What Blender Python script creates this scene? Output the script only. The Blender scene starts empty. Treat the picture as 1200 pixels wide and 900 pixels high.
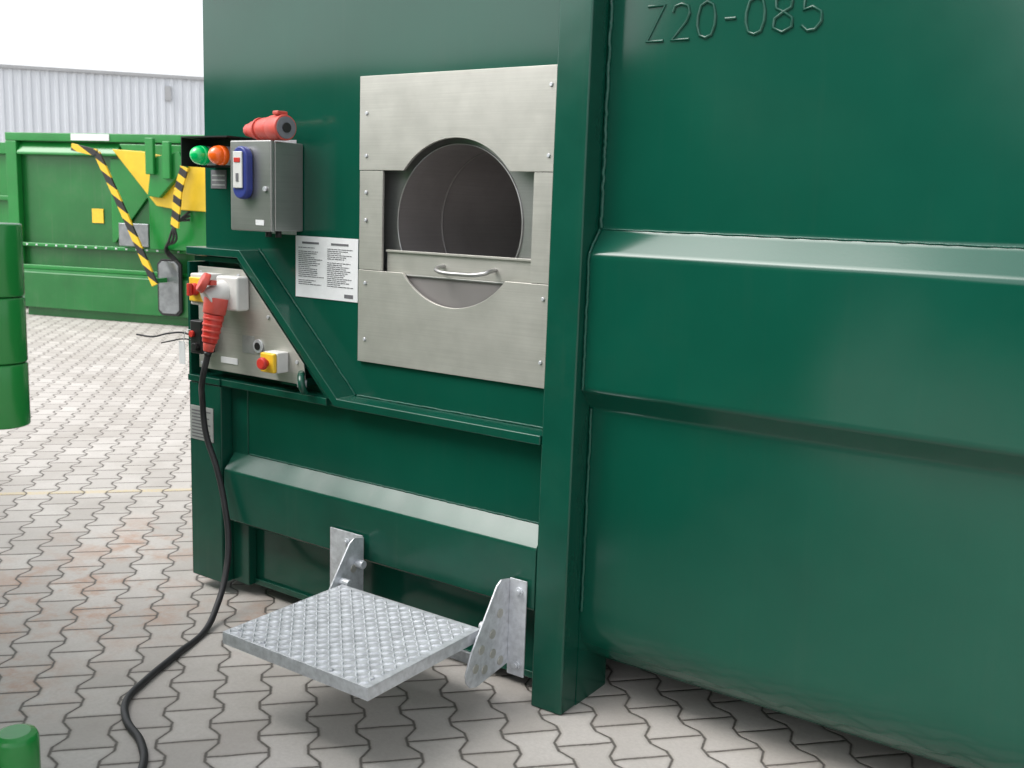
import bpy, bmesh, math, random
from mathutils import Vector, Matrix
random.seed(7)
scene=bpy.context.scene
COL=scene.collection

# ------------------------------------------------------------------ helpers
def empty(name, loc=(0,0,0), rotz=0):
    e=bpy.data.objects.new(name,None); COL.objects.link(e)
    e.location=loc; e.rotation_euler=(0,0,rotz); e.empty_display_size=.2
    return e
def finish(name, bm, mat, parent=None, bevel=0, smooth=False, seg=2):
    bmesh.ops.recalc_face_normals(bm, faces=bm.faces)
    me=bpy.data.meshes.new(name); bm.to_mesh(me); bm.free()
    ob=bpy.data.objects.new(name,me); COL.objects.link(ob)
    if mat: me.materials.append(mat)
    if parent: ob.parent=parent
    if smooth:
        for p in me.polygons: p.use_smooth=True
    if bevel:
        m=ob.modifiers.new('bevel','BEVEL'); m.width=bevel; m.segments=seg; m.limit_method='ANGLE'; m.angle_limit=math.radians(35)
        for p in me.polygons: p.use_smooth=True
        w=ob.modifiers.new('wn','WEIGHTED_NORMAL'); w.keep_sharp=False
    return ob
def add_box(bm,x0,x1,y0,y1,z0,z1):
    v=[bm.verts.new((x,y,z)) for x in(x0,x1) for y in(y0,y1) for z in(z0,z1)]
    for f in((0,1,3,2),(4,6,7,5),(0,4,5,1),(2,3,7,6),(0,2,6,4),(1,5,7,3)): bm.faces.new([v[i] for i in f])
def box(name,x0,x1,y0,y1,z0,z1,mat,parent=None,bevel=.003):
    bm=bmesh.new(); add_box(bm,x0,x1,y0,y1,z0,z1)
    return finish(name,bm,mat,parent,bevel)
def boxes(name,lst,mat,parent=None,bevel=0):
    bm=bmesh.new()
    for b in lst: add_box(bm,*b)
    return finish(name,bm,mat,parent,bevel)
def prism_xz(name,pts,y0,y1,mat,parent=None,bevel=0):
    bm=bmesh.new(); a=[bm.verts.new((x,y0,z)) for x,z in pts]; b=[bm.verts.new((x,y1,z)) for x,z in pts]
    bm.faces.new(a); bm.faces.new(b[::-1]); n=len(pts)
    for i in range(n): bm.faces.new((a[i],a[(i+1)%n],b[(i+1)%n],b[i]))
    return finish(name,bm,mat,parent,bevel)
def prism_yz(name,pts,x0,x1,mat,parent=None,bevel=0):
    bm=bmesh.new(); a=[bm.verts.new((x0,y,z)) for y,z in pts]; b=[bm.verts.new((x1,y,z)) for y,z in pts]
    bm.faces.new(a); bm.faces.new(b[::-1]); n=len(pts)
    for i in range(n): bm.faces.new((a[i],a[(i+1)%n],b[(i+1)%n],b[i]))
    return finish(name,bm,mat,parent,bevel)
def cyl(name,p0,p1,r0,mat,parent=None,r1=None,seg=28,bevel=0):
    p0=Vector(p0);p1=Vector(p1); r1=r0 if r1 is None else r1
    bm=bmesh.new(); d=p1-p0
    bmesh.ops.create_cone(bm,cap_ends=True,segments=seg,radius1=r0,radius2=r1,depth=d.length)
    q=d.to_track_quat('Z','Y').to_matrix().to_4x4()
    bmesh.ops.transform(bm,matrix=Matrix.Translation((p0+p1)/2)@q,verts=bm.verts)
    ob=finish(name,bm,mat,parent,0)
    for p in ob.data.polygons: p.use_smooth=len(p.vertices)==4
    if bevel:
        m=ob.modifiers.new('b','BEVEL'); m.width=bevel; m.segments=2; m.limit_method='ANGLE'; m.angle_limit=math.radians(40)
    return ob
def tube(name,pts,r,mat,parent=None,smooth=True,res=8,cyclic=False):
    cu=bpy.data.curves.new(name,'CURVE'); cu.dimensions='3D'; cu.bevel_depth=r; cu.bevel_resolution=3; cu.use_fill_caps=True
    if smooth:
        sp=cu.splines.new('BEZIER'); sp.bezier_points.add(len(pts)-1); sp.resolution_u=res
        for b,p in zip(sp.bezier_points,pts): b.co=p; b.handle_left_type=b.handle_right_type='AUTO'
    else:
        sp=cu.splines.new('POLY'); sp.points.add(len(pts)-1)
        for b,p in zip(sp.points,pts): b.co=(*p,1)
    sp.use_cyclic_u=cyclic
    ob=bpy.data.objects.new(name,cu); COL.objects.link(ob); cu.materials.append(mat)
    if parent: ob.parent=parent
    return ob
def arc(cx,cz,r,a0,a1,n):
    return [(cx+r*math.cos(math.radians(a0+(a1-a0)*i/n)),cz+r*math.sin(math.radians(a0+(a1-a0)*i/n))) for i in range(n+1)]

# ------------------------------------------------------------------ node helper
class NT:
    def __init__(s,mat):
        mat.use_nodes=True; s.t=mat.node_tree; s.n=s.t.nodes; s.l=s.t.links
    def node(s,typ,**k):
        n=s.n.new(typ)
        for a,b in k.items(): setattr(n,a,b)
        return n
    def put(s,inp,v):
        if isinstance(v,bpy.types.NodeSocket): s.l.new(v,inp)
        else: inp.default_value=v
    def m(s,op,a,b=0.0,c=None,clamp=False):
        n=s.node('ShaderNodeMath',operation=op,use_clamp=clamp); s.put(n.inputs[0],a); s.put(n.inputs[1],b)
        if c is not None: s.put(n.inputs[2],c)
        return n.outputs[0]
    def mix(s,f,a,b,mode='MIX'):
        n=s.node('ShaderNodeMix',data_type='RGBA',blend_type=mode); s.put(n.inputs[0],f)
        for i,v in((6,a),(7,b)):
            if isinstance(v,tuple) and len(v)==3: v=(*v,1)
            s.put(n.inputs[i],v)
        return n.outputs[2]
    def noise(s,scale,detail=3,rough=.5,vec=None,dim='3D'):
        n=s.node('ShaderNodeTexNoise',noise_dimensions=dim); n.inputs['Scale'].default_value=scale; n.inputs['Detail'].default_value=detail; n.inputs['Roughness'].default_value=rough
        if vec: s.l.new(vec,n.inputs['Vector'])
        return n.outputs['Fac']
    def ramp(s,f,a,b):
        n=s.node('ShaderNodeMapRange'); s.put(n.inputs[0],f); n.inputs[1].default_value=a; n.inputs[2].default_value=b
        return n.outputs[0]
    def scaled(s,vec,sc):
        n=s.node('ShaderNodeMapping'); s.l.new(vec,n.inputs['Vector']); n.inputs['Scale'].default_value=sc
        return n.outputs[0]
    def obj(s): return s.node('ShaderNodeTexCoord').outputs['Object']
    def bump(s,h,strength,dist,normal=None):
        n=s.node('ShaderNodeBump'); n.inputs['Strength'].default_value=strength; n.inputs['Distance'].default_value=dist; s.l.new(h,n.inputs['Height'])
        if normal: s.l.new(normal,n.inputs['Normal'])
        return n.outputs[0]
def material(name,base,rough=.5,metal=0,var=.08,vscale=6,bump=.0,bscale=40,rvar=.08,coat=0,spec=.5,wave=0,wscale=1.3,dirt=0,emit=0,dirtcol=(.16,.15,.12),streak=0,brushed=0):
    m=bpy.data.materials.new(name); t=NT(m); p=t.n['Principled BSDF']; o=t.obj()
    nz=t.noise(vscale,3,.6,o); f=t.ramp(nz,.3,.7)
    lo=tuple(c*(1-var) for c in base); hi=tuple(min(1,c*(1+var)) for c in base)
    c=t.mix(f,lo,hi)
    if dirt:
        dn=t.ramp(t.noise(3.1,5,.7,o),.5,.8); dn2=t.m('MULTIPLY',dn,dirt)
        c=t.mix(dn2,c,dirtcol)
    if streak:   # run-off streaks and road dust
        st=t.ramp(t.noise(1,4,.6,t.scaled(o,(26,26,1.1))),.56,.78)
        c=t.mix(t.m('MULTIPLY',st,streak),c,dirtcol)
    if brushed:
        br=t.noise(1,3,.6,t.scaled(o,(3,3,240)))
        c=t.mix(t.m('MULTIPLY',t.ramp(br,.35,.7),brushed),c,tuple(q*.72 for q in base))
    t.l.new(c,p.inputs['Base Color'])
    r=t.m('ADD',rough-rvar/2,t.m('MULTIPLY',nz,rvar)); t.l.new(r,p.inputs['Roughness'])
    p.inputs['Metallic'].default_value=metal; p.inputs['Specular IOR Level'].default_value=spec
    p.inputs['Coat Weight'].default_value=coat; p.inputs['Coat Roughness'].default_value=.05
    nrm=None
    if wave: nrm=t.bump(t.noise(wscale,1,.4,o),1,wave)
    if bump: nrm=t.bump(t.noise(bscale,2,.6,o),bump,.002,nrm)
    if nrm: t.l.new(nrm,p.inputs['Normal'])
    if emit:
        p.inputs['Emission Color'].default_value=(*base,1); p.inputs['Emission Strength'].default_value=emit
    return m

G_DARK=material('dark_green_gloss_paint',(.0030,.064,.040),.15,0,.07,2.5,.02,120,.05,spec=.5,wave=.022,wscale=1.15,dirt=.02,streak=.02)
G_DARK2=material('dark_green_frame_paint',(.0032,.062,.039),.22,0,.10,5,.03,120,.1,spec=.5,wave=.004,wscale=5,dirt=.05,streak=.05)
WELD=material('painted_weld_bead',(.006,.075,.05),.3,0,.2,60,1.0,90,.1)
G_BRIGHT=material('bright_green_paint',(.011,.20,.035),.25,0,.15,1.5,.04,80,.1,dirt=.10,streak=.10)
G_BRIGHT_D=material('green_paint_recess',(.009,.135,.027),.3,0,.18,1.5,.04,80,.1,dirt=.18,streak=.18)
STAIN=material('brushed_stainless',(.53,.52,.475),.42,.55,.07,11,.03,200,.10,dirt=.16,dirtcol=(.33,.32,.28),brushed=.35)
STAIN2=material('stainless_box',(.42,.42,.41),.36,.8,.06,7,.03,200,.10,brushed=.3)
GALV=material('galvanised_steel',(.62,.64,.67),.40,.45,.18,38,.12,160,.16,dirt=.15,dirtcol=(.35,.36,.37))
ZINT=material('hatch_interior_metal',(.31,.29,.285),.42,.4,.07,5,.04,120,.12,dirt=.35,dirtcol=(.16,.15,.145),brushed=.3)
ZLOW=material('hatch_lower_metal',(.25,.235,.23),.45,.3,.07,5,.04,120,.12)
BLACK=material('black_plastic',(.012,.012,.013),.4,0,.1,20,.03,200)
RUBBER=material('rubber_cable',(.02,.02,.022),.55,0,.2,20,.05,200)
RED=material('red_plastic',(.55,.035,.025),.38,0,.08,20)
REDF=material('faded_red_plastic',(.58,.085,.065),.42,0,.10,20)
YEL=material('yellow_plastic',(.80,.50,.03),.4,0,.08,20)
YELP=material('yellow_paint',(.72,.48,.02),.4,0,.10,4,dirt=.1)
WHITEP=material('light_grey_plastic',(.62,.62,.60),.45,0,.05,20,dirt=.2)
PAPER=material('white_label_foil',(.72,.73,.74),.4,0,.03,30)
INK=material('label_print_ink',(.13,.13,.14),.6,0,.1,100)
GREYL=material('grey_label_foil',(.36,.37,.36),.45,.3,.1,30)
BLUE=material('blue_plastic',(.03,.045,.22),.35,0,.1,20)
LGREEN=material('green_lens',(.0,.45,.11),.18,0,.05,20,coat=.6,emit=.25)
LORANGE=material('orange_lens',(.80,.12,.01),.2,0,.05,20,coat=.6,emit=.2)
CLAD=material('white_hall_cladding',(.60,.63,.67),.5,0,.04,.4)
TRIM=material('grey_trim',(.36,.37,.38),.5,0,.05,1)
ARCHDARK=material('reflection_arch_dark',(.03,.05,.04),.6,0,.2,.3)  # near-black surface of the added arch, darkens its reflection in the green sheet
GLASS=material('grey_glass_panel',(.26,.28,.29),.15,.5,.2,9)
PLUGGREY=material('grey_plug_face',(.16,.17,.19),.5,0,.1,40)

HAZ=bpy.data.materials.new('hazard_stripe_paint'); t=NT(HAZ); p=t.n['Principled BSDF']
sx=t.node('ShaderNodeSeparateXYZ'); t.l.new(t.obj(),sx.inputs[0])
s=t.m('FRACT',t.m('MULTIPLY',t.m('ADD',sx.outputs[0],t.m('MULTIPLY',sx.outputs[2],1.6)),3.1)); k=t.m('GREATER_THAN',s,.5)
t.l.new(t.mix(k,(.75,.48,.02),(.015,.015,.015)),p.inputs['Base Color']); p.inputs['Roughness'].default_value=.4

# pavers
PAV=bpy.data.materials.new('interlocking_concrete_pavers'); t=NT(PAV); p=t.n['Principled BSDF']; o=t.obj()
sp=t.node('ShaderNodeSeparateXYZ'); t.l.new(o,sp.inputs[0]); px,py=sp.outputs[0],sp.outputs[1]
wob=t.m('MULTIPLY',t.m('SUBTRACT',t.noise(7,2,.5,o),.5),.009)
u=t.m('ADD',t.m('ADD',t.m('MULTIPLY',px,.682),t.m('MULTIPLY',py,.731)),wob)
v=t.m('ADD',t.m('ADD',t.m('MULTIPLY',px,-.731),t.m('MULTIPLY',py,.682)),wob)
W,H,a=.152,.205,.0165
V=t.m('DIVIDE',v,H); U=t.m('DIVIDE',u,W)
T=t.m('SUBTRACT',t.m('MULTIPLY',t.m('ABSOLUTE',t.m('SUBTRACT',t.m('FRACT',V),.5)),4),1)
T=t.m('MAXIMUM',t.m('MINIMUM',t.m('MULTIPLY',T,2.0),1.),-1.)
n_=t.m('FLOOR',t.m('ADD',U,.5)); par=t.m('FLOORED_MODULO',n_,2.)
sg=t.m('SUBTRACT',1.,t.m('MULTIPLY',par,2.))
b_=t.m('ADD',n_,t.m('MULTIPLY',t.m('MULTIPLY',sg,T),a/W))
i_=t.m('ADD',t.m('SUBTRACT',n_,1.),t.m('GREATER_THAN',U,b_))
d1=t.m('MULTIPLY',t.m('ABSOLUTE',t.m('SUBTRACT',U,b_)),W)
pc=t.m('FLOORED_MODULO',i_,2.)
V2=t.m('ADD',V,t.m('MULTIPLY',t.m('SUBTRACT',1.,pc),.5))
j_=t.m('FLOOR',V2)
fr=t.m('FRACT',V2); d2=t.m('MULTIPLY',t.m('MINIMUM',fr,t.m('SUBTRACT',1.,fr)),H)
d=t.m('MINIMUM',d1,d2)
fine=t.noise(75,3,.65,o)
dd=t.m('ADD',d,t.m('MULTIPLY',t.m('SUBTRACT',fine,.5),.006))
stone=t.ramp(dd,.0012,.0066)
edge=t.ramp(dd,.003,.017)
cv=t.node('ShaderNodeCombineXYZ'); t.l.new(i_,cv.inputs[0]); t.l.new(j_,cv.inputs[1])
wn=t.node('ShaderNodeTexWhiteNoise',noise_dimensions='3D'); t.l.new(cv.outputs[0],wn.inputs['Vector'])
c=t.mix(wn.outputs['Value'],(.405,.378,.350),(.525,.498,.467))
c=t.mix(t.m('MULTIPLY',t.ramp(fine,.35,.7),.26),c,(.29,.27,.25))
big=t.noise(1.3,5,.68,o)
c=t.mix(t.m('MULTIPLY',t.ramp(big,.46,.68),.48),c,(.30,.272,.24))
c=t.mix(t.m('MULTIPLY',t.m('SUBTRACT',1.,edge),.35),c,(.26,.228,.20))
ln=t.m('LESS_THAN',t.m('ABSOLUTE',t.m('SUBTRACT',v,4.02)),.03)
c=t.mix(t.m('MULTIPLY',ln,t.m('MULTIPLY',t.ramp(fine,.3,.6),.55)),c,(.60,.46,.18))
rustn=t.noise(4.2,5,.7,o)
tot=None
for loc,r0,r1 in(((-3.75,-.48,0),.15,.85),((-4.1,.1,0),.05,.6),((-2.9,-.15,0),.05,.4),((-3.3,-1.2,0),.05,.5)):
    ds=t.node('ShaderNodeVectorMath',operation='DISTANCE'); t.l.new(o,ds.inputs[0]); ds.inputs[1].default_value=loc
    near=t.m('SUBTRACT',1.,t.ramp(ds.outputs['Value'],r0,r1)); tot=near if tot is None else t.m('MAXIMUM',tot,near)
c=t.mix(t.m('MULTIPLY',t.m('MULTIPLY',tot,t.ramp(rustn,.47,.62)),.66),c,(.38,.20,.115))
c=t.mix(stone,(.11,.10,.088),c)
t.l.new(c,p.inputs['Base Color']); p.inputs['Roughness'].default_value=.75
hh=t.m('ADD',t.m('ADD',t.m('MULTIPLY',stone,.7),t.m('MULTIPLY',edge,.3)),t.m('MULTIPLY',fine,.15))
t.l.new(t.bump(hh,.8,.006),p.inputs['Normal'])

# ------------------------------------------------------------------ ground
bm=bmesh.new(); S=400
vs=[bm.verts.new(q) for q in((-S,-S,0),(S,-S,0),(S,S,0),(-S,S,0))]; bm.faces.new(vs); finish('ground',bm,PAV)

# ------------------------------------------------------------------ main container
C=empty('waste_compactor_container')
XL,XR,TOP=-3.5,2.6,2.62
boxes('front_sheet_bay',[(XL,-2.52,0,.012,.9,TOP),(-2.52,-1.835,0,.012,1.92,TOP),(-2.52,-1.835,0,.012,.9,1.26),(-1.835,-1.73,0,.012,.9,TOP)],G_DARK,C)
box('front_sheet_lower',XL+.02,-1.73,0.0,.012,.05,.897,G_DARK,C,0)
box('bay_recess_sheet',-3.199,-1.732,-.040,-.001,.60,.90,G_DARK,C,0)
box('end_wall',XL,XL+.012,.014,2.4,.06,TOP,G_DARK,C,0)
box('rear_wall',XL,XR,2.401,2.42,.1,TOP,G_DARK,C,0)
box('right_end_wall',XR-.012,XR,.16,2.4,.1,TOP,G_DARK,C,0)
box('roof',XL,XR,0.0,2.42,TOP+.001,TOP+.02,G_DARK,C,.003)
box('floor_pan',XL+.02,XR-.02,.2,2.39,.10,.12,G_DARK2,C,0)
box('top_rail',XL,XR,-.05,-.001,TOP-.10,TOP+.02,G_DARK2,C,.006)
for k,(yy) in enumerate((.55,1.6)): box('skid_%d'%(k+1),XL+.1,XR-.1,yy,yy+.12,.0,.099,G_DARK2,C,.004)
box('corner_column',-1.73,-1.61,-.10,-.0005,.0,TOP-.12,G_DARK2,C,.007)
box('column_inner',-1.73,-1.61,0.0,.20,.0,TOP-.001,G_DARK2,C,0)
# folded side sheet; extra support rows keep the flat fields truly flat
prof=[(0,TOP),(0,1.618),(0,1.605),(-.003,1.600),(-.008,1.594),(-.053,1.539),(-.058,1.533),(-.062,1.526),(-.062,1.512),(-.062,1.118),(-.062,1.105),(-.058,1.096),(-.053,1.091),(-.006,1.041),(-.002,1.036),(0,1.030),(0,1.016),(0,.38)]
for i in range(0,11):
    an=math.radians(90*i/10); prof.append((.16-.16*math.cos(an),.33-.19*math.sin(an)))
prof+=[(.30,.14),(1.2,.14)]
bm=bmesh.new(); xs=[-1.61+i*(XR+1.61)/12 for i in range(13)]; rows=[[bm.verts.new((x,y,z)) for y,z in prof] for x in xs]
for i in range(12):
    for j in range(len(prof)-1): bm.faces.new((rows[i][j],rows[i][j+1],rows[i+1][j+1],rows[i+1][j]))
ob=finish('side_body_sheet',bm,G_DARK,C)
for q in ob.data.polygons: q.use_smooth=True
def bead(name,a,b,r=.0045,n=None):
    a=Vector(a);b=Vector(b);L=(b-a).length; n=n or int(L/.012)
    pts=[tuple(a.lerp(b,i/n)+Vector((random.uniform(-1,1),random.uniform(-1,.4),random.uniform(-1,1)))*r*.35) for i in range(n+1)]
    return tube(name,pts,r,WELD,C,smooth=False)
bead('weld_seam_upper',(-1.602,-.003,2.5),(-1.602,-.003,1.61),.006)
bead('weld_seam_ridge',(-1.604,-.005,1.605),(-1.604,-.064,1.53))
bead('weld_seam_mid',(-1.604,-.064,1.53),(-1.604,-.064,1.10))
bead('weld_seam_lower',(-1.604,-.003,1.03),(-1.604,-.003,.34))
bead('weld_ledge',(-1.60,-.001,1.606),(2.5,-.001,1.606),.0028,180)
chars={'Z':[[(0,1),(1,1),(0,0),(1,0)]],'2':[[(0,.78),(.12,.95),(.5,1),(.88,.93),(1,.72),(.85,.5),(0,0),(1.05,0)]],
'0':[[(.5,1),(.15,.9),(0,.6),(0,.35),(.15,.08),(.5,0),(.85,.08),(1,.35),(1,.6),(.85,.9),(.5,1)]],'-':[[(.1,.48),(.9,.48)]],
'8':[[(.5,.54),(.1,.65),(.08,.88),(.5,1),(.92,.88),(.9,.65),(.5,.54),(.05,.38),(.0,.14),(.5,0),(1,.14),(.95,.38),(.5,.54)]],
'5':[[(.95,1),(.1,1),(.05,.55),(.5,.62),(.95,.48),(1,.22),(.7,.02),(.3,0),(0,.15)]]}
cx=-1.478
for k,ch in enumerate('Z20-085'):
    w=.054 if ch!='-' else .04
    for st in chars[ch]:
        tube('embossed_number_%d'%(k+1),[(cx+a_*w,-.001,2.161+b2*.100) for a_,b2 in st],.0046,G_DARK2,C,smooth=False)
    cx+=w+.0265
# lower bay frame
box('left_post_front',XL,-3.30,-.10,-.002,.05,.90,G_DARK2,C,.006)
box('left_post_inner',-3.298,-3.20,-.045,-.002,.05,.90,G_DARK2,C,.004)
box('recess_cheek',XL,XL+.014,-.098,-.002,.905,1.40,G_DARK2,C,0)
T_=.032
rail=[(XL,1.462),(-3.175,1.462),(-2.64,.937),(-1.732,.937),(-1.732,.937-T_),(-2.655,.937-T_),(-3.19,1.462-T_),(XL,1.462-T_)]
prism_xz('stepped_rail',rail,-.104,-.001,G_DARK2,C,.004)
rl2=[(XL+.016,1.425),(-3.20,1.425),(-2.668,.90),(-2.70,.90),(-3.215,1.405),(XL+.016,1.405)]
prism_xz('rail_inner_lip',rl2,-.075,-.003,G_DARK2,C,.002)
box('lower_frame_top',-3.298,-2.70,-.098,-.003,.902,.93,G_DARK2,C,.003)
box('lower_frame_post_cap',XL,-3.30,-.106,-.003,.903,.93,G_DARK2,C,.003)
bead('weld_rail',(-2.63,-.003,.94),(-1.74,-.003,.94),.003)
bead('weld_rail_diagonal',(-3.17,-.003,1.466),(-2.64,-.003,.941),.003)
prism_yz('lower_beam',[(-.002,.622),(-.041,.622),(-.096,.556),(-.10,.545),(-.10,.345),(-.092,.335),(-.002,.335)],-3.285,-1.732,G_DARK2,C,.003)
bead('weld_beam',(-3.19,-.043,.623),(-1.74,-.043,.623),.0028)
box('bottom_rail',-3.20,-1.74,-.015,-.001,.05,.075,G_DARK2,C,.002)
box('type_plate',-3.49,-3.345,-.103,-.1005,.655,.80,GREYL,C,.001)
boxes('type_plate_print',[(-3.48,-3.36-random.random()*.03,-.1042,-.1035,z,z+.006) for z in [.665+.014*i for i in range(9)]],INK,C)

# ------------------------------------------------------------------ hatch
Hh=empty('loading_hatch'); y0,y1=-.014,-.002; cx,cz,R=-2.18,1.60,.29
zt,zb,xl,xr=1.779,1.418,-2.62,-1.742
ca=math.degrees(math.asin((zt-cz)/R)); cb=math.degrees(math.asin((zb-cz)/R))
top=[(xl,2.11),(xl,zt)]+arc(cx,cz,R,180-ca,ca,28)+[(xr,zt),(xr,2.11)]
prism_xz('top_plate',top,y0,y1,STAIN,Hh,.0015)
bot=[(xl,1.075),(xr,1.075),(xr,zb)]+arc(cx,cz,R,cb,-180-cb,32)+[(xl,zb)]
prism_xz('bottom_plate',bot,y0,y1,STAIN,Hh,.0015)
box('side_plate_left',xl+.001,-2.507,y0+.002,y1,zb+.002,zt-.002,STAIN,Hh,.001)
box('side_plate_right',-1.855,xr-.001,y0+.002,y1,zb+.002,zt-.002,STAIN,Hh,.001)
c2,r2=-2.205,.276
def ring_sheet(name,x0,x1,z0,z1,cx,cz,r,y,mat,par,n=64):
    bm=bmesh.new(); inn=[];out=[]
    for i in range(n):
        an=2*math.pi*i/n+math.pi/4; cx_,sz=math.cos(an),math.sin(an)
        inn.append(bm.verts.new((cx+r*cx_,y,cz+r*sz)))
        tx=((x1-cx) if cx_>0 else (x0-cx))/cx_ if abs(cx_)>1e-6 else 1e9; tz=((z1-cz) if sz>0 else (z0-cz))/sz if abs(sz)>1e-6 else 1e9
        q=min(tx,tz); out.append(bm.verts.new((cx+q*cx_,y,cz+q*sz)))
    for i in range(n): bm.faces.new((inn[i],inn[(i+1)%n],out[(i+1)%n],out[i]))
    return finish(name,bm,mat,par)
ring_sheet('inner_sheet',-2.56,-1.80,1.24,1.96,c2,cz,r2,.045,STAIN2,Hh)
bm=bmesh.new(); n=64
A_=[bm.verts.new((c2+r2*math.cos(2*math.pi*i/n),.045,cz+r2*math.sin(2*math.pi*i/n))) for i in range(n)]
B_=[bm.verts.new((c2+r2*math.cos(2*math.pi*i/n),.85,cz+r2*math.sin(2*math.pi*i/n))) for i in range(n)]
for i in range(n): bm.faces.new((A_[i],A_[(i+1)%n],B_[(i+1)%n],B_[i]))
bm.faces.new(B_)
ob=finish('feed_tube',bm,ZINT,Hh)
for q in ob.data.polygons: q.use_smooth=len(q.vertices)==4
tube('tube_rim',[(c2+(r2-.001)*math.cos(math.radians(q)),.043,cz+(r2-.001)*math.sin(math.radians(q))) for q in range(0,360,10)],.0035,STAIN2,Hh,cyclic=True)
tube('tube_joint',[(c2+(r2-.002)*math.cos(math.radians(q)),.30,cz+(r2-.002)*math.sin(math.radians(q))) for q in range(0,360,10)],.005,ZLOW,Hh,cyclic=True)
box('flap_door',-2.50,-1.862,.010,.015,1.412,1.497,STAIN,Hh,.001)
box('flap_lip',-2.50,-1.862,.002,.0095,1.489,1.497,STAIN,Hh,.001)
box('flap_lower',-2.50,-1.862,.016,.020,1.27,1.411,ZLOW,Hh,.001)
box('flap_seam',-2.47,-1.89,.008,.0155,1.406,1.4115,STAIN2,Hh,.001)
tube('flap_handle',[(-2.235,.010,1.452),(-2.235,-.028,1.447),(-2.225,-.045,1.440),(-2.12,-.050,1.432),(-2.02,-.045,1.440),(-2.01,-.028,1.447),(-2.01,.010,1.452)],.0075,STAIN2,Hh,res=5)
for k,(xx,zz) in enumerate([(-2.585,z) for z in(1.16,1.37,1.60,1.70,1.83,1.98)]+[(-1.80,z) for z in(1.16,1.37,1.83,2.05)]):
    cyl('screw_%d'%(k+1),(xx,-.0145,zz),(xx,-.0195,zz),.0075,GALV,Hh,.005,12)

# ------------------------------------------------------------------ instruction label
Lb=empty('instruction_sign')
box('label_sheet',-2.962,-2.632,-.004,-.001,1.292,1.528,PAPER,Lb,.0008)
bs=[]
for colx in(-2.945,-2.79):
    bs.append((colx+.02,colx+.11,-.0052,-.0044,1.499,1.507))
    z=1.483
    while z>1.335:
        if random.random()<.9:
            xe=colx+random.uniform(.06,.138); xq=colx
            while xq<xe:
                wl=random.uniform(.008,.024); bs.append((xq,min(xq+wl,xe),-.0052,-.0044,z,z+.0028)); xq+=wl+.003
        z-=.0074
bs.append((-2.70,-2.655,-.0052,-.0044,1.304,1.318))
boxes('label_text',bs,INK,Lb)

# ------------------------------------------------------------------ control box
CB=empty('control_box')
box('cabinet',-3.14,-2.922,-.145,-.002,1.545,1.875,STAIN2,CB,.004)
box('cabinet_door',-3.143,-2.919,-.169,-.147,1.542,1.878,STAIN2,CB,.005)
pts=arc(-3.05,1.815,.040,0,180,12)+arc(-3.05,1.70,.040,180,360,12)
prism_xz('card_reader_housing',pts,-.205,-.170,BLUE,CB,.008)
box('reader_face',-3.078,-3.028,-.212,-.2055,1.70,1.835,WHITEP,CB,.004)
box('reader_display',-3.070,-3.036,-.2145,-.2125,1.795,1.812,RED,CB,.001)
box('reader_mark',-3.060,-3.046,-.2145,-.2125,1.725,1.755,INK,CB,.001)
box('cabinet_sticker',-3.00,-2.955,-.1712,-.1695,1.565,1.585,PAPER,CB,.0005)
cyl('cabinet_lock',(-2.945,-.1695,1.70),(-2.945,-.178,1.70),.009,GALV,CB,None,14)
for k,xx in enumerate((-3.03,-2.975)): 
    cyl('cable_gland_%d'%(k+1),(xx,-.08,1.5445),(xx,-.08,1.520),.012,BLACK,CB,None,8)
box('cabinet_foot',-3.10,-2.96,-.002,-.0005,1.53,1.89,GALV,CB,.001)

PG=empty('industrial_plug')
cyl('plug_collar',(-2.965,-.11,1.927),(-2.885,-.125,1.925),.046,REDF,PG,.047,32,.004)
cyl('plug_body',(-3.105,-.085,1.923),(-2.967,-.1098,1.927),.032,REDF,PG,.043,32,.004)
cyl('plug_gland',(-3.145,-.078,1.922),(-3.107,-.0845,1.923),.024,REDF,PG,.030,10,.003)
cyl('plug_face',(-2.886,-.1248,1.925),(-2.881,-.1258,1.925),.040,PLUGGREY,PG,None,32)
cyl('plug_core',(-2.881,-.1258,1.925),(-2.876,-.1266,1.925),.018,BLACK,PG,None,20)
box('plug_hinge',-2.93,-2.90,-.15,-.10,1.970,1.985,REDF,PG,.004)
for k,xx in enumerate((-3.06,-3.03,-3.0)):
    cyl('plug_rib_%d'%(k+1),(xx,-.093,1.924),(xx+.010,-.0948,1.924),.043,REDF,PG,None,24,.002)

# ------------------------------------------------------------------ signal lamps
SL=empty('signal_lamp_unit')
boxes('lamp_hood',[(-3.440,-3.165,-.165,-.004,1.892,1.897),(-3.440,-3.435,-.165,-.004,1.782,1.8915),(-3.4345,-3.165,-.075,-.071,1.782,1.8915)],BLACK,SL)
def dome(name,x,y,z,r,mat,par):
    bm=bmesh.new(); bmesh.ops.create_uvsphere(bm,u_segments=28,v_segments=16,radius=r)
    bmesh.ops.scale(bm,vec=(1,1.1,1),verts=bm.verts); bmesh.ops.translate(bm,vec=(x,y,z),verts=bm.verts)
    return finish(name,bm,mat,par,smooth=True)
for nm,xx,mt in(('green',-3.345,LGREEN),('orange',-3.235,LORANGE)):
    cyl(nm+'_base',(xx,-.076,1.825),(xx,-.125,1.825),.036,GALV,SL,None,24,.002)
    cyl(nm+'_lens_rim',(xx,-.125,1.825),(xx,-.15,1.825),.038,mt,SL,.037,28)
    dome(nm+'_lens',xx,-.15,1.825,.036,mt,SL)
box('lamp_label',-3.460,-3.365,-.0035,-.001,1.70,1.775,INK,SL,.0005)
boxes('lamp_label_text',[(-3.452,-3.373,-.0046,-.004,z,z+.006) for z in(1.712,1.731,1.750)],GREYL,SL)
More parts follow.
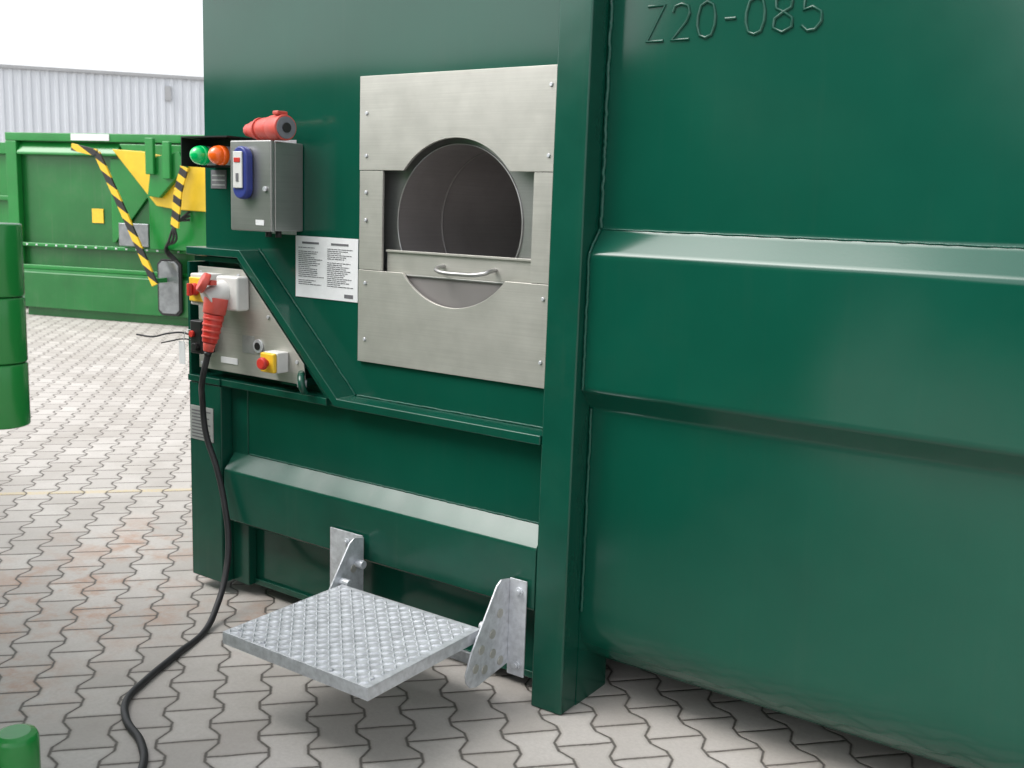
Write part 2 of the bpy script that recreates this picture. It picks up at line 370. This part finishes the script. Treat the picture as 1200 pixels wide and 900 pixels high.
box('lamp_bracket',-3.40,-3.30,-.071,-.001,1.80,1.81,BLACK,SL,.001)

# ------------------------------------------------------------------ control panel
CP=empty('switch_panel')
pl=[(-3.44,.965),(-3.44,1.385),(-3.17,1.385),(-2.825,1.045),(-2.815,.965)]
prism_xz('panel_plate',pl,-.092,-.088,STAIN,CP,.001)
boxes('panel_backing',[(-3.42,-3.2,-.087,-.004,.96,1.0),(-3.42,-3.38,-.087,-.004,1.0,1.36),(-2.95,-2.84,-.087,-.004,.955,.985)],G_DARK2,CP)
for k,(xx,zz) in enumerate([(-3.42,1.36),(-3.19,1.36),(-3.42,.985),(-2.84,.985),(-2.86,1.05),(-3.02,1.21)]):
    cyl('panel_screw_%d'%(k+1),(xx,-.0925,zz),(xx,-.098,zz),.007,GALV,CP,None,10)
box('switch_housing',-3.385,-3.285,-.175,-.093,1.235,1.362,WHITEP,CP,.006)
box('switch_cover',-3.380,-3.290,-.186,-.1755,1.250,1.347,YEL,CP,.005)
cyl('switch_knob',(-3.335,-.187,1.30),(-3.335,-.208,1.30),.026,RED,CP,.023,24,.003)
box('switch_handle',-3.343,-3.327,-.226,-.2085,1.275,1.325,RED,CP,.003)
box('socket_base',-3.255,-3.125,-.155,-.093,1.225,1.360,WHITEP,CP,.01)
cyl('socket_barrel',(-3.21,-.13,1.305),(-3.235,-.215,1.262),.046,WHITEP,CP,.046,28,.004)
cyl('socket_lid',(-3.222,-.225,1.330),(-3.234,-.245,1.342),.042,REDF,CP,.038,28,.004)
box('socket_lid_hinge',-3.25,-3.195,-.225,-.195,1.325,1.345,REDF,CP,.004)
pd=Vector((-.012,-.03,-.19)).normalized(); p0=Vector((-3.215,-.185,1.265))
def pp(k): return p0+pd*k
cyl('power_plug_collar',pp(-.01),pp(.055),.047,REDF,CP,.044,28,.004)
cyl('power_plug_body',pp(.056),pp(.17),.040,RED,CP,.029,28,.004)
for k in range(4): cyl('power_plug_ring_%d'%(k+1),pp(.07+.024*k),pp(.078+.024*k),.0405-.002*k,REDF,CP,None,28,.001)
cyl('power_plug_grip',pp(.171),pp(.205),.026,REDF,CP,.020,12,.003)
cyl('power_plug_gland',pp(.206),pp(.225),.017,BLACK,CP,.012,12)
box('key_switch_box',-3.405,-3.335,-.165,-.093,1.035,1.17,BLACK,CP,.006)
cyl('key_switch_button',(-3.385,-.166,1.115),(-3.385,-.178,1.115),.014,RED,CP,None,16,.002)
cyl('key_switch_ring',(-3.36,-.166,1.065),(-3.36,-.185,1.065),.016,BLACK,CP,None,16,.002)
boxes('panel_sticker',[(-3.17,-3.10,-.0945,-.0925,1.055,1.125)],GREYL,CP,.0005)
cyl('panel_keyhole',(-3.075,-.0925,1.09),(-3.075,-.1,1.09),.027,GALV,CP,None,24,.001)
cyl('panel_keyhole_core',(-3.075,-.1003,1.09),(-3.075,-.103,1.09),.015,BLACK,CP,None,24)
box('small_plate',-3.30,-3.20,-.0955,-.0925,1.0,1.025,PAPER,CP,.0005)
box('estop_housing',-2.985,-2.905,-.150,-.093,1.005,1.085,WHITEP,CP,.005)
box('estop_cover',-2.983,-2.907,-.170,-.1505,1.007,1.083,YEL,CP,.006)
cyl('estop_stem',(-2.945,-.1705,1.045),(-2.945,-.185,1.045),.014,RED,CP,None,16)
cyl('estop_mushroom',(-2.945,-.1855,1.045),(-2.945,-.203,1.045),.026,RED,CP,.022,24,.005)
tube('green_hose_stub',[(-2.83,-.10,1.01),(-2.80,-.13,1.0),(-2.785,-.14,.97),(-2.79,-.12,.945)],.014,G_DARK2,CP)
cyl('hose_clip',(-2.80,-.125,.99),(-2.80,-.125,.965),.018,GALV,CP,None,16)
tube('loose_wire',[(-3.40,-.14,1.09),(-3.46,-.15,1.11),(-3.52,-.18,1.105),(-3.60,-.2,1.085),(-3.68,-.22,1.088)],.0038,RUBBER,CP)
tube('loose_wire_b',[(-3.40,-.14,1.08),(-3.46,-.15,1.085),(-3.53,-.17,1.07),(-3.57,-.18,1.06)],.003,RUBBER,CP)
box('hang_tag',-3.49,-3.452,-.155,-.153,.98,1.075,PAPER,CP,.0005)
tube('tag_string',[(-3.40,-.15,1.13),(-3.44,-.156,1.12),(-3.461,-.154,1.075)],.0015,PAPER,CP)

# ------------------------------------------------------------------ cable
e_=pp(.222)
tube('power_cable',[tuple(e_),(e_.x-.025,e_.y-.005,e_.z-.09),(-3.345,-.155,.84),(-3.345,-.14,.70),(-3.285,-.135,.56),(-3.235,-.14,.42),(-3.19,-.16,.28),(-3.15,-.21,.155),(-3.10,-.30,.055),(-3.04,-.40,.014),(-2.95,-.60,.012),(-2.86,-.80,.012),(-2.79,-.92,.012),(-2.68,-1.00,.012),(-2.52,-1.06,.012),(-2.40,-1.14,.012),(-2.30,-1.28,.012),(-2.25,-1.45,.012)],.0125,RUBBER,None,res=12)

# ------------------------------------------------------------------ step
SP=empty('folding_access_step')
sx0,sx1,sy0,sy1,sz=-2.462,-1.838,-.792,-.252,.298
box('tread_plate',sx0,sx1,sy0,sy1,sz-.005,sz,GALV,SP,.001)
boxes('tread_rim',[(sx0,sx1,sy0-.0005,sy0+.005,sz-.04,sz-.0052),(sx0,sx0+.005,sy0+.0052,sy1,sz-.04,sz-.0052),(sx1-.005,sx1,sy0+.0052,sy1,sz-.04,sz-.0052),(sx0+.0052,sx1-.0052,sy1-.005,sy1,sz-.04,sz-.0052)],GALV,SP)
bm=bmesh.new(); P_=.0275; nx=int((sx1-sx0-.02)/P_); ny=int((sy1-sy0-.02)/P_)
for i in range(nx+1):
    for j in range(ny+1):
        x=sx0+.016+i*P_; y=sy0+.016+j*P_; an=math.radians(45 if (i+j)%2 else -45)
        ca_,sa=math.cos(an),math.sin(an); L2,w2,hh_=.0155,.0052,.0045
        def tr(a,b,h): return bm.verts.new((x+a*ca_-b*sa,y+a*sa+b*ca_,sz+h))
        q=[tr(-L2,0,0),tr(0,-w2,0),tr(L2,0,0),tr(0,w2,0)]; t1=tr(-L2*.5,0,hh_);t2=tr(L2*.5,0,hh_)
        bm.faces.new((q[0],q[1],t1)); bm.faces.new((q[1],q[2],t2)); bm.faces.new((q[1],t2,t1)); bm.faces.new((q[2],q[3],t2)); bm.faces.new((q[3],q[0],t1)); bm.faces.new((q[3],t1,t2))
finish('tread_pattern',bm,GALV,SP)
for k,(xx,yy) in enumerate([(-2.43,-.75),(-2.30,-.77),(-2.0,-.775),(-1.87,-.74)]):
    cyl('tread_rivet_%d'%(k+1),(xx,yy,sz),(xx,yy,sz+.006),.008,GALV,SP,.006,12)
gus=[(-.115,.435),(-.165,.445),(-.19,.43),(-.325,.235),(-.350,.175),(-.345,.145),(-.325,.122),(-.29,.112),(-.115,.135)]
def bracket(tag,xg,xm0,xm1):
    prism_yz('bracket_gusset_'+tag,gus,xg,xg+.006,GALV,SP,.001)
    box('bracket_mount_'+tag,xm0,xm1,-.118,-.112,.10,.44,GALV,SP,.001)
    boxes('bracket_spacer_'+tag,[(xm0+.01,xm1-.01,-.1115,-.101,.36,.42)],GALV,SP)
    for zz in(.40,.14):
        xm=(xm0+xm1)/2+.006
        cyl('bolt_%s_%d'%(tag,zz*100),(xm,-.1185,zz),(xm,-.124,zz),.015,GALV,SP,None,20,.001)
        cyl('bolt_head_%s_%d'%(tag,zz*100),(xm,-.1245,zz),(xm,-.133,zz),.0095,GALV,SP,None,6)
bracket('right',-1.826,-1.8195,-1.752)
bracket('left',-2.49,-2.655,-2.4905)
for k,(yy,zz) in enumerate([(-.30,.18),(-.25,.16),(-.205,.20),(-.27,.235),(-.21,.27),(-.17,.33),(-.16,.16)]):
    for tag,xg,s_ in(('right',-1.8195,1),('left',-2.484,1)):
        cyl('gusset_disc_%s_%d'%(tag,k+1),(xg,yy,zz),(xg+.003,yy,zz),.016,STAIN,SP,None,20,.001)
for tag,xa,xb in(('left',-2.484,-2.44),('right',-1.85,-1.827)):
    cyl('hinge_pin_'+tag,(xa,-.235,.30),(xb,-.235,.30),.014,GALV,SP,None,16,.001)
cyl('hinge_pin_left_b',(-2.484,-.15,.345),(-2.45,-.15,.345),.016,GALV,SP,None,16,.002)
cyl('hinge_tube',(-2.484,-.27,.270),(-1.827,-.27,.270),.012,GALV,SP,None,16)
box('stop_bar',-2.484,-1.827,-.20,-.19,.13,.17,GALV,SP,.001)

# ------------------------------------------------------------------ far green container
F=empty('green_waste_container',(-13.58,4.98,0),math.atan2(.3078,.9515))
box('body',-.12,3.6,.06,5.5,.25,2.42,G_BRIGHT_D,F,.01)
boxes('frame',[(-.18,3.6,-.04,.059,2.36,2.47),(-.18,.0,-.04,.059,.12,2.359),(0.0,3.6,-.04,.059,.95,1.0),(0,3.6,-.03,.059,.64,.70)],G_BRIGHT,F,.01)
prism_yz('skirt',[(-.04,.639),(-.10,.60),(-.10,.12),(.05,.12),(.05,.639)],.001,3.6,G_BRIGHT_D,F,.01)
prism_yz('top_slope',[(.058,2.359),(-.035,2.22),(-.035,2.18),(.058,2.18)],.001,1.6,G_BRIGHT,F,.01)
prism_xz('press_housing',[(1.75,2.33),(2.18,1.62),(2.18,1.001),(3.6,1.001),(3.6,2.33)],-.18,.0585,G_BRIGHT,F,.01)
prism_xz('press_panel',[(1.75,2.15),(2.05,1.70),(1.5,1.05),(1.45,1.05),(1.45,2.15)],.02,.0585,G_BRIGHT,F,.01)
prism_xz('yellow_flap',[(1.70,2.26),(2.15,2.24),(2.85,2.12),(3.4,2.09),(3.4,1.50),(2.65,1.52),(2.35,1.56)],-.26,-.185,YELP,F,.01)
prism_xz('flap_stay',[(2.35,2.16),(2.75,2.24),(2.85,2.06),(2.45,1.66),(2.28,1.68)],-.34,-.262,G_BRIGHT,F,.01)
boxes('flap_pivot',[(2.3,2.42,-.40,-.342,1.95,2.4),(2.55,2.66,-.40,-.342,1.9,2.36)],G_BRIGHT,F,.01)
def strip(name,pts,w,y,mat):
    for k in range(len(pts)-1):
        a=Vector((pts[k][0],0,pts[k][1]));b=Vector((pts[k+1][0],0,pts[k+1][1]));d=(b-a).normalized();n=Vector((-d.z,0,d.x))*w/2
        prism_xz(name+'_%d'%(k+1),[(q.x,q.z) for q in(a+n,b+n,b-n,a-n)],y-.03,y+.001*k,mat,F,.003)
strip('hazard_bar',[(1.22,2.27),(1.60,2.20),(1.98,1.46),(2.42,.56)],.09,-.40,HAZ)
strip('hazard_bar_b',[(2.90,2.05),(2.80,1.75),(2.74,1.30)],.11,-.42,HAZ)
box('bar_arm',2.36,2.42,-.40,-.05,.58,.64,G_BRIGHT,F,.005)
box('bar_arm_top',1.22,1.28,-.40,-.05,2.24,2.28,G_BRIGHT,F,.005)
prism_xz('pump_cover',[(2.26,.20),(2.26,.82),(2.32,.88),(2.56,.88),(2.62,.82),(2.62,.20),(2.56,.14),(2.32,.14)],-.15,-.105,BLACK,F,.01)
prism_xz('pump_cover_glass',[(2.29,.22),(2.29,.80),(2.34,.85),(2.54,.85),(2.59,.80),(2.59,.22),(2.54,.17),(2.34,.17)],-.165,-.152,GLASS,F,.01)
box('side_box',1.66,2.12,-.12,-.0405,1.02,1.32,GLASS,F,.01)
box('yellow_label',1.12,1.30,.045,.0585,1.30,1.49,YEL,F,.001)
box('white_label',.90,1.50,-.05,-.0415,2.375,2.46,PAPER,F,.001)
boxes('rivets',[(.1+.16*i,.13+.16*i,-.045,-.0405,.965,.985) for i in range(18)],GALV,F)
for k in range(3): tube('hydraulic_hose_%d'%(k+1),[(2.80,-.2,1.5-.05*k),(2.70,-.35,1.35),(2.60+.05*k,-.35,1.15),(2.45,-.2,.95+.04*k),(2.55,-.1,.85)],.016,BLACK,F)
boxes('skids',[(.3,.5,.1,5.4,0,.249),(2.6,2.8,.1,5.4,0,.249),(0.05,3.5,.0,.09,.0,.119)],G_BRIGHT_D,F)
F2=empty('green_waste_container.001',(-13.58,4.98,0),math.atan2(.3078,.9515))
boxes('body',[(-3.2,-.32,.5,5.5,.15,2.30),(-3.25,-.28,.40,.499,2.2,2.36),(-3.25,-3.1,.40,.499,.1,2.2),(-.42,-.28,.40,.499,.1,2.2),(-3.1,-.42,.42,.499,1.55,1.62)],G_BRIGHT,F2,.01)

# ------------------------------------------------------------------ foreground neighbour container
N=empty('green_waste_container.002')
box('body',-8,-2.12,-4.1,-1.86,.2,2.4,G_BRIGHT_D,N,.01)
boxes('frame',[(-2.20,-2.08,-1.92,-1.80,.05,2.45),(-8,-2.205,-1.90,-1.80,2.35,2.45),(-8,-2.205,-1.90,-1.80,.12,.3)],G_BRIGHT,N,.006)
for k,(za,zb_) in enumerate(((1.188,1.316),(1.3175,1.448),(1.4495,1.592))):
    cyl('hinge_barrel_%d'%(k+1),(-1.985,-1.735,za),(-1.985,-1.735,zb_),.056,G_BRIGHT,N,None,32,.004)
boxes('hinge_leaf',[(-2.12,-2.02,-1.80,-1.77,1.20,1.58)],G_BRIGHT,N,.004)
cyl('door_catch',(-1.87,-1.80,.38),(-1.87,-1.80,.585),.045,G_BRIGHT,N,None,28,.015)
box('door_catch_arm',-2.09,-1.90,-1.85,-1.80,.42,.50,G_BRIGHT,N,.01)
boxes('skids',[(-7.8,-2.3,-2.4,-2.28,0,.2),(-7.8,-2.3,-3.7,-3.58,0,.2)],G_BRIGHT_D,N)

# ------------------------------------------------------------------ hall
Hl=empty('warehouse_building',(-40.4,24.35,0),math.atan2(6.1,5.4))
bm=bmesh.new(); pr=[]; x=-45.
while x<45:
    pr+=[(x,0),(x+.16,0),(x+.20,-.045),(x+.32,-.045),(x+.36,0)]; x+=.36
top_=[bm.verts.new((a,b,6.85)) for a,b in pr]; bt=[bm.verts.new((a,b,0.3)) for a,b in pr]
for i in range(len(pr)-1): bm.faces.new((top_[i],top_[i+1],bt[i+1],bt[i]))
finish('corrugated_wall',bm,CLAD,Hl)
box('roof_trim',-45.1,45.1,-.14,.3,6.851,6.98,TRIM,Hl,0)
box('plinth',-45,45,-.08,.3,0,.299,TRIM,Hl,0)
box('hall_core',-45,45,.301,24,0,6.84,CLAD,Hl,0)
box('wall_vent',2.5,2.75,-.16,-.061,5.9,6.5,TRIM,Hl,0)
box('roller_door',-14,-9,-.14,-.061,0,4.5,TRIM,Hl,0)
# unseen dark arch, added so the glossy paint mirrors a dark shape
B=empty('added_reflection_arch',(-7.9,-20,0),0)
prism_xz('reflection_arch_shell',[(-4.2,0),(4.2,0),(4.2,4.6)]+arc(0,4.6,4.2,4,176,24)+[(-4.2,4.6)],-14,0,ARCHDARK,B)
box('reflection_arch_gate',-1.6,1.6,.001,.06,0,3.2,ARCHDARK,B,.01)
N3=empty('added_reflection_container',(0.2,-9.5,0),.1)  # unseen container, added behind the camera for dark reflections in the paint
box('body',-2.8,2.8,-2.4,0,.2,2.3,G_DARK2,N3,.01)
boxes('frame',[(-2.9+i*.95,-2.8+i*.95,.001,.08,.15,2.3) for i in range(7)]+[(-2.9,2.9,.0005,.1,2.301,2.42),(-2.9,2.9,.0005,.1,.05,.149)],G_DARK2,N3)

# ------------------------------------------------------------------ world, sun
w=bpy.data.worlds.new('World'); scene.world=w; w.use_nodes=True
nt=w.node_tree; bg=nt.nodes['Background']; sky=nt.nodes.new('ShaderNodeTexSky'); sky.sky_type='NISHITA'; sky.sun_disc=False
el=math.radians(52)
sky.sun_elevation=el; sky.sun_rotation=math.radians(218); sky.air_density=1.0; sky.dust_density=3.5; sky.ozone_density=1.0
hs=nt.nodes.new('ShaderNodeHueSaturation'); hs.inputs['Saturation'].default_value=.18; hs.inputs['Value'].default_value=2.2
nt.links.new(sky.outputs[0],hs.inputs['Color']); nt.links.new(hs.outputs[0],bg.inputs[0]); bg.inputs[1].default_value=.15
sl=bpy.data.lights.new('sun','SUN'); sl.energy=1.5; sl.angle=math.radians(38); sl.color=(1,.97,.93)
so=bpy.data.objects.new('sun',sl); COL.objects.link(so)
dirv=Vector((-.62,-.79,0)).normalized()*math.cos(el)+Vector((0,0,math.sin(el)))
so.rotation_euler=dirv.to_track_quat('Z','Y').to_euler()

# ------------------------------------------------------------------ camera
cam=bpy.data.cameras.new('camera'); co=bpy.data.objects.new('camera',cam); COL.objects.link(co)
cam.sensor_width=36; cam.lens=36*1190/1200; cam.clip_end=1500; cam.clip_start=.05
cam.dof.use_dof=True; cam.dof.focus_distance=3.6; cam.dof.aperture_fstop=6.3
r=Vector((.82174,.56878,.03515)); up=Vector((-.12387,.11806,.98525)); fw=Vector((-.55624,.81397,-.16747))
M=Matrix.Identity(4)
for i in range(3): M[i][0]=r[i]; M[i][1]=up[i]; M[i][2]=-fw[i]
M[0][3],M[1][3],M[2][3]=0,-2.81,1.65
co.matrix_world=M
scene.camera=co
scene.view_settings.view_transform='Standard'; scene.view_settings.look='None'; scene.view_settings.exposure=0
